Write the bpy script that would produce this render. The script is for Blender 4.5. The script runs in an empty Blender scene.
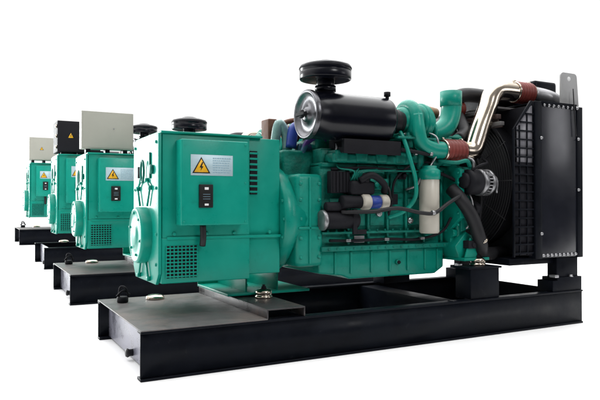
import bpy, bmesh, math, random
from mathutils import Vector, Matrix
random.seed(7)
PI = math.pi
S = bpy.context.scene
C = S.collection

# ------------------------------------------------------------------ camera
cam = bpy.data.cameras.new('camera')
cam.sensor_width = 36.0
cam.lens = 36.985
cam.clip_start = 0.05
cam.clip_end = 500
co = bpy.data.objects.new('camera', cam)
C.objects.link(co)
co.location = (-0.7548, -3.0836, 0.8822)
co.rotation_euler = (PI / 2 + 0.009, 0, -0.4924)
S.camera = co

# ------------------------------------------------------------------ world (bright white surround, dimmer on the photographer's side)
w = bpy.data.worlds.new('World')
S.world = w
w.use_nodes = True
nt = w.node_tree
bg = nt.nodes['Background']
tc = nt.nodes.new('ShaderNodeTexCoord')
sx = nt.nodes.new('ShaderNodeSeparateXYZ')
nt.links.new(tc.outputs['Generated'], sx.inputs[0])
mr = nt.nodes.new('ShaderNodeMapRange')
mr.interpolation_type = 'SMOOTHSTEP'
mr.inputs['From Min'].default_value = -0.55
mr.inputs['From Max'].default_value = 0.25
mr.inputs['To Min'].default_value = 0.20
mr.inputs['To Max'].default_value = 1.10
nt.links.new(sx.outputs['Y'], mr.inputs['Value'])
mz = nt.nodes.new('ShaderNodeMapRange')               # brighter overhead
mz.interpolation_type = 'SMOOTHSTEP'
mz.inputs['From Min'].default_value = 0.10
mz.inputs['From Max'].default_value = 0.75
mz.inputs['To Min'].default_value = 1.0
mz.inputs['To Max'].default_value = 1.7
nt.links.new(sx.outputs['Z'], mz.inputs['Value'])
mm_ = nt.nodes.new('ShaderNodeMath')
mm_.operation = 'MULTIPLY'
nt.links.new(mr.outputs['Result'], mm_.inputs[0])
nt.links.new(mz.outputs['Result'], mm_.inputs[1])
bg.inputs['Color'].default_value = (1, 1, 1, 1)
nt.links.new(mm_.outputs[0], bg.inputs['Strength'])


def area(name, loc, target, sx_, sy_, power, col=(1, 1, 1)):
    l = bpy.data.lights.new(name, 'AREA')
    l.shape = 'RECTANGLE'
    l.size = sx_
    l.size_y = sy_
    l.energy = power
    l.color = col
    o = bpy.data.objects.new(name, l)
    C.objects.link(o)
    o.location = loc
    o.rotation_euler = (Vector(target) - Vector(loc)).to_track_quat('-Z', 'Y').to_euler()
    return o


area('overhead_fill', (2.0, 4.5, 9.0), (2.0, 4.5, 0), 16, 18, 2000)  # added fill from above, washes the floor out to white
area('side_light', (-6.6, 22.0, 3.4), (0.3, 0.6, 0.7), 5.5, 6.5, 2900, (0.97, 1.0, 1.0))
area('front_fill', (2.6, -7.0, 5.2), (1.2, 0.3, 0.9), 2.4, 1.6, 200)  # added fill that lifts the near faces, no known source
area('right_light', (12.0, -7.2, 4.0), (3.1, 0.0, 1.6), 3.8, 3.2, 100, (0.95, 0.95, 1.0))

S.view_settings.view_transform = 'Standard'
S.view_settings.look = 'None'
S.view_settings.exposure = 0.0
S.view_settings.gamma = 1.0


# ------------------------------------------------------------------ materials
def mat(name, col, rough=0.5, metal=0.0, spec=0.5, var=0.12, scale=6.0, bump=0.0, bscale=40.0,
        col2=None, c2lo=0.5, c2hi=0.7, c2scale=5.0, rvar=0.1, coat=0.0):
    m = bpy.data.materials.new(name)
    m.use_nodes = True
    n = m.node_tree
    b = n.nodes['Principled BSDF']
    b.inputs['Metallic'].default_value = metal
    b.inputs['Specular IOR Level'].default_value = spec
    b.inputs['Coat Weight'].default_value = coat
    b.inputs['Coat Roughness'].default_value = 0.12
    t = n.nodes.new('ShaderNodeTexCoord')
    ns = n.nodes.new('ShaderNodeTexNoise')
    ns.inputs['Scale'].default_value = scale
    ns.inputs['Detail'].default_value = 6
    ns.inputs['Roughness'].default_value = 0.65
    n.links.new(t.outputs['Object'], ns.inputs['Vector'])
    cr = n.nodes.new('ShaderNodeMapRange')
    cr.inputs['From Min'].default_value = 0.25
    cr.inputs['From Max'].default_value = 0.75
    cr.inputs['To Min'].default_value = 1 - var
    cr.inputs['To Max'].default_value = 1 + var
    n.links.new(ns.outputs['Fac'], cr.inputs['Value'])
    mx = n.nodes.new('ShaderNodeVectorMath')
    mx.operation = 'SCALE'
    mx.inputs[0].default_value = col
    n.links.new(cr.outputs['Result'], mx.inputs['Scale'])
    out = mx.outputs['Vector']
    if col2:
        n2 = n.nodes.new('ShaderNodeTexNoise')
        n2.inputs['Scale'].default_value = c2scale
        n2.inputs['Detail'].default_value = 9
        n2.inputs['Roughness'].default_value = 0.7
        n.links.new(t.outputs['Object'], n2.inputs['Vector'])
        r2 = n.nodes.new('ShaderNodeMapRange')
        r2.inputs['From Min'].default_value = c2lo
        r2.inputs['From Max'].default_value = c2hi
        n.links.new(n2.outputs['Fac'], r2.inputs['Value'])
        mm = n.nodes.new('ShaderNodeMix')
        mm.data_type = 'RGBA'
        n.links.new(r2.outputs['Result'], mm.inputs['Factor'])
        n.links.new(out, mm.inputs['A'])
        mm.inputs['B'].default_value = (*col2, 1)
        out = mm.outputs['Result']
    n.links.new(out, b.inputs['Base Color'])
    rr = n.nodes.new('ShaderNodeMapRange')
    rr.inputs['From Min'].default_value = 0.3
    rr.inputs['From Max'].default_value = 0.7
    rr.inputs['To Min'].default_value = max(0.02, rough - rvar)
    rr.inputs['To Max'].default_value = min(1, rough + rvar)
    n.links.new(ns.outputs['Fac'], rr.inputs['Value'])
    n.links.new(rr.outputs['Result'], b.inputs['Roughness'])
    if bump:
        nb = n.nodes.new('ShaderNodeTexNoise')
        nb.inputs['Scale'].default_value = bscale
        nb.inputs['Detail'].default_value = 4
        n.links.new(t.outputs['Object'], nb.inputs['Vector'])
        bp = n.nodes.new('ShaderNodeBump')
        bp.inputs['Strength'].default_value = bump
        bp.inputs['Distance'].default_value = 0.004
        n.links.new(nb.outputs['Fac'], bp.inputs['Height'])
        n.links.new(bp.outputs['Normal'], b.inputs['Normal'])
    return m


M = dict(
    teal=mat('teal_paint', (0.002, 0.265, 0.196), 0.34, spec=0.25, var=0.10, bump=0.14, bscale=9,
             col2=(0.004, 0.19, 0.145), c2lo=0.60, c2hi=0.80, c2scale=7),
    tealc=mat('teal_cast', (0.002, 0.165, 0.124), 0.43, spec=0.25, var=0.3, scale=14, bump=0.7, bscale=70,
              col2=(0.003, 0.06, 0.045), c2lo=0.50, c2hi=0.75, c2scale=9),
    black=mat('black_paint', (0.004, 0.005, 0.008), 0.4, spec=0.07, var=0.4, bump=0.1, bscale=30,
              col2=(0.035, 0.034, 0.038), c2lo=0.62, c2hi=0.9, c2scale=14),
    gloss=mat('gloss_black', (0.003, 0.0035, 0.007), 0.24, spec=0.28, var=0.2, rvar=0.02),
    matte=mat('matte_black', (0.010, 0.010, 0.013), 0.6, spec=0.15, var=0.3, bump=0.2),
    deck=mat('dusty_deck', (0.090, 0.086, 0.086), 0.42, spec=0.3, var=0.25, scale=9, bump=0.15, bscale=60,
             col2=(0.15, 0.12, 0.108), c2lo=0.46, c2hi=0.72, c2scale=3.0),
    endp=mat('scuffed_end_plate', (0.22, 0.22, 0.27), 0.3, metal=0.3, spec=0.6, var=0.35, scale=8),
    chrome=mat('polished_steel', (0.52, 0.45, 0.37), 0.17, metal=1.0, var=0.08, rvar=0.06),
    steel=mat('grey_steel', (0.35, 0.35, 0.36), 0.35, metal=0.9, var=0.2),
    alu=mat('cast_aluminium', (0.27, 0.27, 0.28), 0.38, metal=0.85, var=0.2, scale=20),
    red=mat('red_silicone', (0.16, 0.026, 0.020), 0.45, spec=0.4, var=0.2),
    cream=mat('cream_can', (0.46, 0.43, 0.37), 0.38, spec=0.4, var=0.05, col2=(0.38, 0.31, 0.24), c2lo=0.68, c2hi=0.8, c2scale=20),
    beige=mat('beige_cabinet', (0.36, 0.355, 0.31), 0.45, spec=0.3, var=0.04),
    panel=mat('semi_gloss_panel', (0.008, 0.009, 0.014), 0.22, spec=0.5, var=0.15, scale=5, rvar=0.04),
    grey=mat('grey_paint', (0.33, 0.33, 0.33), 0.4, spec=0.4, var=0.08),
    label=mat('label_white', (0.42, 0.55, 0.60), 0.35, spec=0.3, var=0.03),
    ink=mat('label_ink', (0.25, 0.40, 0.5), 0.5, spec=0.2, var=0.02),
    yellow=mat('warning_yellow', (0.75, 0.40, 0.01), 0.4, spec=0.3, var=0.03),
    ink2=mat('black_ink', (0.01, 0.01, 0.01), 0.5, spec=0.2, var=0.02),
    white=mat('white_mark', (0.75, 0.75, 0.75), 0.4, spec=0.3, var=0.02),
    blue=mat('blue_sleeve', (0.02, 0.05, 0.28), 0.4, spec=0.4, var=0.3, scale=20),
    brown=mat('rusty_brown', (0.13, 0.055, 0.035), 0.6, spec=0.3, var=0.4, scale=20),
    rubber=mat('rubber', (0.012, 0.012, 0.014), 0.5, spec=0.3, var=0.3),
    copper=mat('tan_lagging', (0.30, 0.2, 0.12), 0.6, spec=0.3, var=0.3, scale=15),
    dark=mat('dark_core', (0.012, 0.012, 0.016), 0.7, spec=0.1, var=0.4, scale=30),
    capm=mat('filter_cap_metal', (0.12, 0.12, 0.13), 0.33, metal=0.9, var=0.4, scale=30),
    pale=mat('screen_light_patch', (0.22, 0.215, 0.24), 0.35, spec=0.4, var=0.15),  # light behind the guard bars, put into the colour
    ground=mat('dark_concrete', (0.025, 0.025, 0.027), 0.95, spec=0.0, var=0.2),
    floor=mat('white_floor', (0.90, 0.90, 0.90), 0.9, spec=0.1, var=0.01),
)


# ------------------------------------------------------------------ geometry helpers
class G:
    def __init__(s):
        s.b = bmesh.new()
        s.mi = 0

    def _f(s, fs):
        for f in fs:
            f.material_index = s.mi

    def box(s, x0, x1, y0, y1, z0, z1, bev=0.004, rot=None):
        t = bmesh.new()
        r = bmesh.ops.create_cube(t, size=1)
        for v in t.verts:
            v.co = Vector(((x0 + x1) / 2 + v.co.x * (x1 - x0), (y0 + y1) / 2 + v.co.y * (y1 - y0), (z0 + z1) / 2 + v.co.z * (z1 - z0)))
        bev = min(bev, 0.3 * min(abs(x1 - x0), abs(y1 - y0), abs(z1 - z0)))
        if bev > 0.0003:
            bmesh.ops.bevel(t, geom=t.edges[:], offset=bev, segments=2, affect='EDGES', profile=0.6)
        if rot:
            t.transform(rot)
        s.merge(t)
        return s

    def merge(s, t):
        vm = {v: s.b.verts.new(v.co) for v in t.verts}
        for f in t.faces:
            try:
                nf = s.b.faces.new([vm[v] for v in f.verts])
                nf.material_index = s.mi
            except ValueError:
                pass
        t.free()

    def prism(s, poly, axis, a, b, bev=0.003):
        """poly in the plane across axis, extruded a..b"""
        t = bmesh.new()
        def P(u, v, k):
            return {'x': (k, u, v), 'y': (u, k, v), 'z': (u, v, k)}[axis]
        A = [t.verts.new(P(u, v, a)) for u, v in poly]
        B = [t.verts.new(P(u, v, b)) for u, v in poly]
        n = len(poly)
        t.faces.new(A)
        t.faces.new(B)
        for i in range(n):
            t.faces.new((A[i], A[(i + 1) % n], B[(i + 1) % n], B[i]))
        bmesh.ops.recalc_face_normals(t, faces=t.faces)
        if bev:
            bmesh.ops.bevel(t, geom=t.edges[:], offset=bev, segments=2, affect='EDGES', profile=0.6)
        s.merge(t)
        return s

    def lathe(s, prof, loc, axis='z', seg=40, cap=True):
        """prof: list of (r, h) along axis starting at loc. axis letter or vector"""
        d = {'x': Vector((1, 0, 0)), 'y': Vector((0, 1, 0)), 'z': Vector((0, 0, 1))}.get(axis) if isinstance(axis, str) else Vector(axis).normalized()
        q = d.to_track_quat('Z', 'Y').to_matrix()
        L = Vector(loc)
        t = bmesh.new()
        rings = []
        for r, h in prof:
            if r < 1e-5:
                rings.append([t.verts.new(L + q @ Vector((0, 0, h)))])
            else:
                rings.append([t.verts.new(L + q @ Vector((r * math.cos(2 * PI * i / seg), r * math.sin(2 * PI * i / seg), h))) for i in range(seg)])
        for a, b in zip(rings, rings[1:]):
            for i in range(seg):
                j = (i + 1) % seg
                if len(a) == 1 and len(b) == 1:
                    continue
                if len(a) == 1:
                    t.faces.new((a[0], b[i], b[j]))
                elif len(b) == 1:
                    t.faces.new((a[i], a[j], b[0]))
                else:
                    t.faces.new((a[i], a[j], b[j], b[i]))
        if cap:
            for r in (rings[0], rings[-1]):
                if len(r) > 1:
                    t.faces.new(r)
        bmesh.ops.recalc_face_normals(t, faces=t.faces)
        s.merge(t)
        return s

    def cyl(s, p0, p1, r, r2=None, seg=24, ch=0.15):
        p0, p1 = Vector(p0), Vector(p1)
        r2 = r if r2 is None else r2
        h = (p1 - p0).length
        c = min(ch * min(r, r2), h * 0.3)
        s.lathe([(0, 0), (r - c, 0), (r, c), (r2, h - c), (r2 - c, h), (0, h)], p0, (p1 - p0), seg, cap=False)
        return s

    def bolt(s, p, axis, r=0.012, h=0.01):
        s.lathe([(0, 0), (r * 1.25, 0), (r * 1.25, h * 0.25), (r, h * 0.25), (r, h * 0.9), (r * 0.8, h), (0, h)], p, axis, 6, cap=False)
        return s

    def tube(s, pts, r, seg=20, sm=8, rad=None, caps=True):
        """smooth tube through pts (Catmull-Rom). rad(t) gives a radius factor."""
        P = [Vector(p) for p in pts]
        Q = []
        n = len(P)
        if sm > 1 and n > 2:
            for i in range(n - 1):
                p0 = P[i - 1] if i else P[0] * 2 - P[1]
                p3 = P[i + 2] if i + 2 < n else P[-1] * 2 - P[-2]
                for k in range(sm):
                    t = k / sm
                    a, b = P[i], P[i + 1]
                    Q.append(0.5 * ((2 * a) + (b - p0) * t + (2 * p0 - 5 * a + 4 * b - p3) * t * t + (3 * a - p0 - 3 * b + p3) * t ** 3))
            Q.append(P[-1])
        else:
            Q = P
        t = bmesh.new()
        rings = []
        up = None
        m = len(Q)
        for i, c in enumerate(Q):
            d = (Q[min(i + 1, m - 1)] - Q[max(i - 1, 0)]).normalized()
            if up is None:
                up = Vector((0, 1, 0)) if abs(d.y) < 0.8 else Vector((0, 0, 1))
            u = (up - d * up.dot(d)).normalized()
            v = d.cross(u)
            up = u
            rr = r * (rad(i / (m - 1)) if rad else 1)
            rings.append([t.verts.new(c + (u * math.cos(2 * PI * k / seg) + v * math.sin(2 * PI * k / seg)) * rr) for k in range(seg)])
        for a, b in zip(rings, rings[1:]):
            for k in range(seg):
                j = (k + 1) % seg
                t.faces.new((a[k], a[j], b[j], b[k]))
        if caps:
            t.faces.new(rings[0])
            t.faces.new(rings[-1])
        bmesh.ops.recalc_face_normals(t, faces=t.faces)
        s.merge(t)
        return s

    def build(s, name, m, parent=None, ang=35):
        me = bpy.data.meshes.new(name)
        lim = math.radians(ang)
        for f in s.b.faces:
            f.smooth = True
        for e in s.b.edges:
            if len(e.link_faces) == 2 and e.calc_face_angle(0) > lim:
                e.smooth = False
        s.b.to_mesh(me)
        s.b.free()
        ms = m if isinstance(m, (list, tuple)) else [m]
        for k in ms:
            me.materials.append(M[k])
        o = bpy.data.objects.new(name, me)
        C.objects.link(o)
        if parent:
            o.parent = parent
        return o


def arc(cx, cz, r, a0, a1, n):
    return [(cx + r * math.cos(math.radians(a0 + (a1 - a0) * i / n)), cz + r * math.sin(math.radians(a0 + (a1 - a0) * i / n))) for i in range(n + 1)]


# ------------------------------------------------------------------ floor
def sheet(name, x0, x1, y0, y1, z, m, label):
    g = G()
    g.b.faces.new([g.b.verts.new(p) for p in ((x0, y0, z), (x1, y0, z), (x1, y1, z), (x0, y1, z))])
    o = g.build(name, m)
    o['kind'] = 'structure'
    o['label'] = label
    return o


sheet('floor', -150, 150, -1.45, 200, 0, 'floor', 'plain white seamless floor under the generator sets')
sheet('ground', -150, 150, -60, 2, -0.006, 'ground', 'unseen dark concrete ground added on the near side to darken reflections')  # out of view, added so the side panel and near faces stay dark

L, W, H = 3.315, 1.172, 0.25
YC = W / 2


# ------------------------------------------------------------------ generator set
def tag(o, label, cat, group):
    o['label'] = label
    o['category'] = cat
    o['group'] = group


def isolator(root, x, y, z, kind='chrome'):
    """rubber and steel anti-vibration mount with its stud"""
    o = G().lathe([(0, 0), (0.052, 0), (0.054, 0.004), (0.054, 0.012), (0.047, 0.016), (0.047, 0.022), (0.051, 0.028), (0.050, 0.040), (0.042, 0.050), (0.026, 0.056), (0, 0.057)],
                  (x, y, z), 'z', 36, cap=False).build('vibration_mount', kind, root)
    G().bolt((x, y, z + 0.055), 'z', 0.016, 0.016).cyl((x, y, z + 0.07), (x, y, z + 0.082), 0.009, seg=12).build('stud', 'matte', o)
    return o


def warning_sign(parent, x, y, z, s):
    """yellow triangle with a black border and a lightning bolt, on a plane facing -Y"""
    G().prism([(x - s * 0.5, z), (x + s * 0.5, z), (x, z + s * 0.87)], 'y', y - 0.0015, y, 0).build('warning_triangle', 'ink2', parent)
    k = 0.80
    cx, cz = x, z + s * 0.29
    G().prism([(cx - s * 0.5 * k, cz - s * 0.29 * k), (cx + s * 0.5 * k, cz - s * 0.29 * k), (cx, cz + s * 0.58 * k)], 'y', y - 0.003, y - 0.0015, 0) \
        .build('warning_triangle_face', 'yellow', parent)
    b = [(0.05, 0.38), (-0.13, 0.02), (-0.01, 0.02), (-0.06, -0.20), (0.14, 0.10), (0.02, 0.10), (0.13, 0.38)]
    G().prism([(cx + u * s * 0.8, cz + v_ * s * 0.8) for u, v_ in b], 'y', y - 0.0045, y - 0.003, 0).build('lightning_mark', 'ink2', parent)


def make_genset():
    root = bpy.data.objects.new('generator_set', None)
    C.objects.link(root)
    # --- skid
    for name, ya, yo in (('skid_rail', 0.0, 1), ('skid_rail', W, -1)):
        f = lambda a, b: (min(ya + yo * a, ya + yo * b), max(ya + yo * a, ya + yo * b))
        g = G()
        g.box(0, L, *f(0, 0.075), H - 0.013, H, 0.003)
        g.box(0, L, *f(0, 0.075), 0, 0.014, 0.003)
        g.box(0.001, L - 0.001, *f(0.010, 0.020), 0.013, H - 0.012, 0)
        g.build(name, 'black', root)
    G().box(0.07, 0.082, 0.02, W - 0.02, 0.012, H - 0.013, 0.001).build('end_plate', 'endp', root)
    G().lathe([(0, -0.03), (0.02, -0.03), (0.026, -0.02), (0.02, -0.008), (0.02, 0.02), (0, 0.02)], (0.06, 0.47, 0.045), 'x', 16, cap=False).build('drain_plug', 'rubber', root)
    G().box(L - 0.07, L - 0.055, 0.02, W - 0.02, 0.012, H - 0.013, 0.001).build('end_plate', 'black', root)
    G().box(0.001, 0.70, 0.001, W - 0.001, H, H + 0.006, 0.002).build('deck_plate', 'deck', root)
    # cross channels
    for x0, x1, ph in ((0.700, 0.94, 0.052), (2.05, 2.20, 0.0)):
        g = G()
        if ph:
            g.box(x0, x0 + 0.008, 0.012, W - 0.012, H + 0.001, H + ph, 0.001)
            g.box(x1 - 0.008, x1, 0.012, W - 0.012, H + 0.001, H + ph, 0.001)
            g.box(x0, x1, 0.012, W - 0.012, H + ph - 0.003, H + ph + 0.005, 0.002)
        else:
            g.box(x0, x1, 0.021, W - 0.021, 0.05, H - 0.02, 0.003)
        g.build('cross_channel', 'black' if not ph else 'deckdark', root)
    for x in (0.70, 0.94, 2.05, 2.20):
        g = G()
        for k in range(7):
            g.lathe([(0, 0), (0.004, 0.0005), (0.0045, 0.002), (0, 0.004)], (x, 0.014 + 0.008 * k, H), 'z', 8, cap=False)
        g.build('weld_bead', 'matte', root)
    # deck fittings at the left
    G().lathe([(0, 0), (0.060, 0), (0.062, 0.006), (0.058, 0.020), (0.045, 0.028), (0.02, 0.032), (0, 0.033)], (0.345, 1.02, H + 0.006), 'z', 36, cap=False).build('mount_cap', 'chrome', root)
    g = G().cyl((0.12, 0.97, H + 0.006), (0.12, 0.97, H + 0.045), 0.036, seg=20)
    g.tube([(0.095, 0.97, H + 0.04), (0.105, 0.97, H + 0.105), (0.135, 0.955, H + 0.10), (0.155, 0.96, H + 0.045)], 0.007, 8, 5)
    g.tube([(0.08, 0.96, H + 0.05), (0.12, 0.95, H + 0.085), (0.165, 0.97, H + 0.055)], 0.006, 8, 5)
    g.build('lifting_shackle', 'matte', root)

    # --- alternator
    ax0, ax1, ay0, ay1, az0, az1 = 0.187, 1.02, 0.30, 0.872, 0.437, 1.300
    g = G().box(ax0, 0.72, ay0, ay1, 0.445, 0.70, 0.006)
    g.box(ax0 + 0.004, 0.72, ay0 + 0.004, ay1 - 0.004, 0.699, az1 - 0.012, 0.004)
    g.box(ax0 - 0.005, 0.80, ay0 - 0.012, ay1 + 0.012, az1 - 0.013, az1, 0.003)
    g.box(0.719, 0.93, ay0 + 0.02, ay1 - 0.02, 0.47, az1 - 0.012, 0.006)
    # raised seam where the lower casing starts
    g.box(ax0 + 0.03, 0.93, ay0 - 0.006, ay0 + 0.01, 0.690, 0.706, 0.002)
    for bx in (0.26, 0.45, 0.62, 0.85):
        g.bolt((bx, ay0 - 0.001, 0.722), (0, -1, 0), 0.009, 0.008)
    alt = g.build('alternator', 'teal', root)
    # end frame with bearing drum and ribs
    g = G().prism([(ay0 - 0.004, 0.50), (ay0 + 0.05, 0.437), (ay1 - 0.05, 0.437), (ay1 + 0.004, 0.50), (ay1 + 0.004, az1 - 0.014), (ay0 - 0.004, az1 - 0.014)],
                  'x', 0.168, 0.186, 0.003)
    for yy, zz in ((0.34, 1.24), (0.83, 1.24), (0.34, 0.55), (0.83, 0.55), (0.34, 0.98), (0.83, 0.98), (0.33, 0.72), (0.84, 0.72)):
        g.bolt((0.168, yy, zz), (-1, 0, 0), 0.009, 0.009)
    g.build('end_frame', 'teal', alt)
    d = G().lathe([(0.166, 0.172), (0.166, 0.12), (0.160, 0.108), (0.150, 0.104), (0.145, 0.108), (0.06, 0.108), (0.055, 0.104), (0, 0.104)],
                  (0, YC, 0.707), 'x', 56, cap=False)
    for k in range(6):
        a = k * PI / 3 + 0.3
        d.bolt((0.108, YC + 0.125 * math.cos(a), 0.715 + 0.125 * math.sin(a)), (-1, 0, 0), 0.008, 0.009)
    d.build('bearing_cover', 'teal', alt)
    # struts of the end frame above and below the drum
    g = G()
    for (ya, za, yb, zb) in ((0.50, 0.88, 0.44, 0.985), (0.67, 0.88, 0.73, 0.985), (0.44, 0.985, 0.52, 1.03), (0.73, 0.985, 0.66, 1.03), (0.52, 0.55, 0.47, 0.45), (0.65, 0.55, 0.70, 0.45)):
        G().cyl((0.158, ya, za), (0.158, yb, zb), 0.0065, seg=10).build('frame_strut', 'teal', alt)
    for yy, zz in ((0.44, 0.985), (0.73, 0.985), (0.52, 1.03), (0.66, 1.03), (0.47, 0.46), (0.70, 0.46)):
        G().cyl((0.148, yy, zz), (0.169, yy, zz), 0.014, seg=14).build('pivot_boss', 'teal', alt)
    G().tube([(0.150, YC + 0.035 * math.cos(t * PI / 8), 1.085 + 0.065 * math.sin(t * PI / 8)) for t in range(17)], 0.007, 10, 1, caps=False).build('lifting_eye', 'tealc', alt)
    G().box(0.158, 0.168, 0.455, 0.475, 1.04, 1.19, 0.002).build('slot_cover', 'tealc', alt)
    G().box(0.160, 0.168, 0.72, 0.75, 1.05, 1.12, 0.002).build('slot_cover', 'dark', alt)
    G().cyl((0.15, 0.42, 1.09), (0.168, 0.42, 1.09), 0.028, seg=20).build('round_cover', 'tealc', alt)
    # louvre on the lower casing
    lx0, lx1 = 0.212, 0.392
    lg = G().box(lx0, lx1, ay0 - 0.003, ay0 + 0.002, 0.475, 0.655, 0.001).build('louvre_panel', 'dark', alt)
    g = G()
    for k in range(9):
        z = 0.484 + k * 0.0198
        g.box(lx0 - 0.004, lx1 + 0.004, ay0 - 0.010, ay0 - 0.001, z - 0.0035, z + 0.0035, 0.001)
    for k in range(9):
        x = lx0 + k * (lx1 - lx0) / 8
        g.box(x - 0.003, x + 0.003, ay0 - 0.0085, ay0 - 0.002, 0.475, 0.655, 0.0008)
    g.build('louvre_grille', 'teal', alt)
    # vertical slots to the right of the access box
    vs = G().box(0.728, 0.775, ay0 + 0.012, ay0 + 0.021, 0.95, 1.21, 0.001).build('vent_slots', 'dark', alt)
    g = G()
    for k in range(8):
        z = 0.965 + k * 0.033
        g.box(0.724, 0.78, ay0 + 0.008, ay0 + 0.014, z - 0.006, z + 0.006, 0.001)
    g.build('vent_louvre', 'teal', alt)
    # foot plate
    G().box(0.66, 1.24, 0.50, 1.08, 0.316, 0.332, 0.003).box(0.66, 1.24, 1.07, 1.08, 0.33, 0.40, 0.003) \
        .box(0.80, 0.812, 0.55, 1.05, 0.33, 0.46, 0.003).box(1.02, 1.032, 0.55, 1.05, 0.33, 0.46, 0.003).build('mounting_foot', 'teal', alt)
    isolator(root, 0.868, 0.42, H + 0.057)
    isolator(root, 0.868, 0.80, H + 0.057)
    # access box on the side
    bx0, bx1, by, bz0, bz1 = 0.268, 0.668, 0.200, 0.772, 1.250
    ab = G().box(bx0, bx1, by, ay0 + 0.003, bz0, bz1, 0.007)
    for (x, z) in ((0.285, 0.79), (0.65, 0.79), (0.65, 1.23), (0.65, 1.01)):
        ab.bolt((x, by, z), (0, -1, 0), 0.006, 0.004)
    ab = ab.build('access_box', 'teal', root)
    st = G().box(0.322, 0.570, by - 0.002, by + 0.002, 1.050, 1.166, 0).build('warning_sticker', 'label', ab)
    warning_sign(ab, 0.382, by - 0.002, 1.062, 0.105)
    g = G()
    for k in range(7):                                    # rows of small print
        x = 0.450
        while x < 0.548:
            wd = random.uniform(0.006, 0.018)
            g.box(x, min(x + wd, 0.560), by - 0.003, by - 0.0019, 1.147 - k * 0.0135, 1.1505 - k * 0.0135, 0)
            x += wd + 0.004
    g.build('sticker_text', 'ink', ab)
    cm = G().box(0.368, 0.448, by - 0.016, by + 0.001, 0.870, 1.000, 0.004).build('breaker_switch', 'ink2', ab)
    for z_a, z_b in ((0.970, 0.984), (0.882, 0.893)):
        G().box(0.397, 0.420, by - 0.019, by - 0.0155, z_a, z_b, 0.001).build('switch_mark', 'white', ab)
    g = G()
    for k in range(3):
        g.box(0.388, 0.430, by - 0.0170, by - 0.0155, 0.918 + k * 0.013, 0.9195 + k * 0.013, 0)
    g.build('switch_text', 'ink', ab)
    G().tube([(0.410, 0.25, 0.775), (0.412, 0.25, 0.70), (0.412, 0.262, 0.655)], 0.018, 12, 5).build('cable_conduit', 'rubber', root)

    # --- engine
    g = G()
    g.box(1.20, 2.22, 0.30, 0.87, 0.60, 1.15, 0.01)
    for k in range(6):                                    # cylinder bays
        x = 1.27 + k * 0.155
        g.box(x, x + 0.115, 0.286, 0.31, 0.75, 0.93, 0.012)
        g.box(x + 0.01, x + 0.105, 0.284, 0.31, 0.97, 1.10, 0.014)
        g.box(x + 0.126, x + 0.142, 0.274, 0.31, 0.63, 1.14, 0.004)
    g.box(1.20, 2.22, 0.262, 0.32, 0.700, 0.716, 0.004)
    g.box(1.19, 2.23, 0.250, 0.92, 0.590, 0.622, 0.005)
    g.box(1.20, 2.22, 0.270, 0.90, 1.13, 1.155, 0.005)
    for k in range(16):
        g.bolt((1.24 + k * 0.063, 0.262, 0.716), 'z', 0.007, 0.012)
        g.bolt((1.24 + k * 0.063, 0.250, 0.607), (0, -1, 0), 0.007, 0.008)
    blk = g.build('engine_block', 'tealc', root)
    g = G()
    g.prism([(1.19, 0.592), (2.21, 0.592), (2.21, 0.45), (2.13, 0.405), (1.42, 0.405), (1.36, 0.43), (1.19, 0.45)], 'y', 0.29, 0.88, 0.012)
    for x in (1.30, 1.42, 1.58, 1.73, 1.88, 2.03, 2.14):
        g.box(x, x + 0.014, 0.278, 0.30, 0.44, 0.585, 0.004)
    g.cyl((1.80, 0.292, 0.50), (1.80, 0.27, 0.50), 0.017)
    op = g.build('oil_pan', 'tealp', root)
    G().bolt((1.80, 0.270, 0.50), (0, -1, 0), 0.011, 0.012).build('drain_plug', 'matte', op)
    # flywheel housing
    g = G().lathe([(0.33, 0), (0.345, 0.01), (0.345, 0.07), (0.33, 0.085), (0.31, 0.20)], (0.93, YC, 0.80), 'x', 48)
    for k in range(18):
        a = 2 * PI * k / 18
        g.bolt((0.93, YC + 0.325 * math.cos(a), 0.80 + 0.325 * math.sin(a)), (-1, 0, 0), 0.010, 0.010)
    g.box(1.02, 1.21, 0.27, 0.90, 0.50, 1.08, 0.03)
    for z in (0.56, 0.68, 0.80, 0.92, 1.02):
        g.bolt((1.05, 0.270, z), (0, -1, 0), 0.010, 0.012)
        g.bolt((1.18, 0.270, z), (0, -1, 0), 0.010, 0.012)
    g.box(1.105, 1.120, 0.258, 0.28, 0.52, 1.06, 0.004)
    g.box(1.03, 1.20, 0.258, 0.28, 0.735, 0.750, 0.004)
    g.build('flywheel_housing', 'tealp', root)
    # starter motor
    sm = G().cyl((1.19, 0.235, 0.79), (1.44, 0.235, 0.79), 0.055).cyl((1.20, 0.225, 0.875), (1.34, 0.225, 0.875), 0.03).build('starter_motor', 'matte', root)
    G().cyl((1.17, 0.235, 0.79), (1.20, 0.235, 0.79), 0.065).build('starter_flange', 'alu', sm)
    # head and rocker cover
    g = G().box(1.22, 2.20, 0.32, 0.84, 1.15, 1.25, 0.012)
    for k in range(6):
        x = 1.235 + k * 0.16
        g.box(x, x + 0.145, 0.40, 0.76, 1.24, 1.325, 0.02)
        g.bolt((x + 0.07, 0.50, 1.325), 'z', 0.012, 0.014)
        g.bolt((x + 0.07, 0.66, 1.325), 'z', 0.012, 0.014)
    g.build('cylinder_head', 'tealc', root)
    # intake manifold on the near side
    g = G().box(1.25, 1.92, 0.22, 0.33, 1.155, 1.215, 0.015)
    for k in range(6):
        x = 1.27 + k * 0.155
        g.box(x, x + 0.09, 0.21, 0.33, 1.16, 1.235, 0.015)
    g.build('intake_manifold', 'tealc', root)
    # black cover box seen below the air filter
    G().box(1.30, 1.72, 0.16, 0.29, 1.215, 1.295, 0.006).box(1.29, 1.73, 0.15, 0.16, 1.208, 1.30, 0.003).build('heater_box', 'matte', root)
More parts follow.
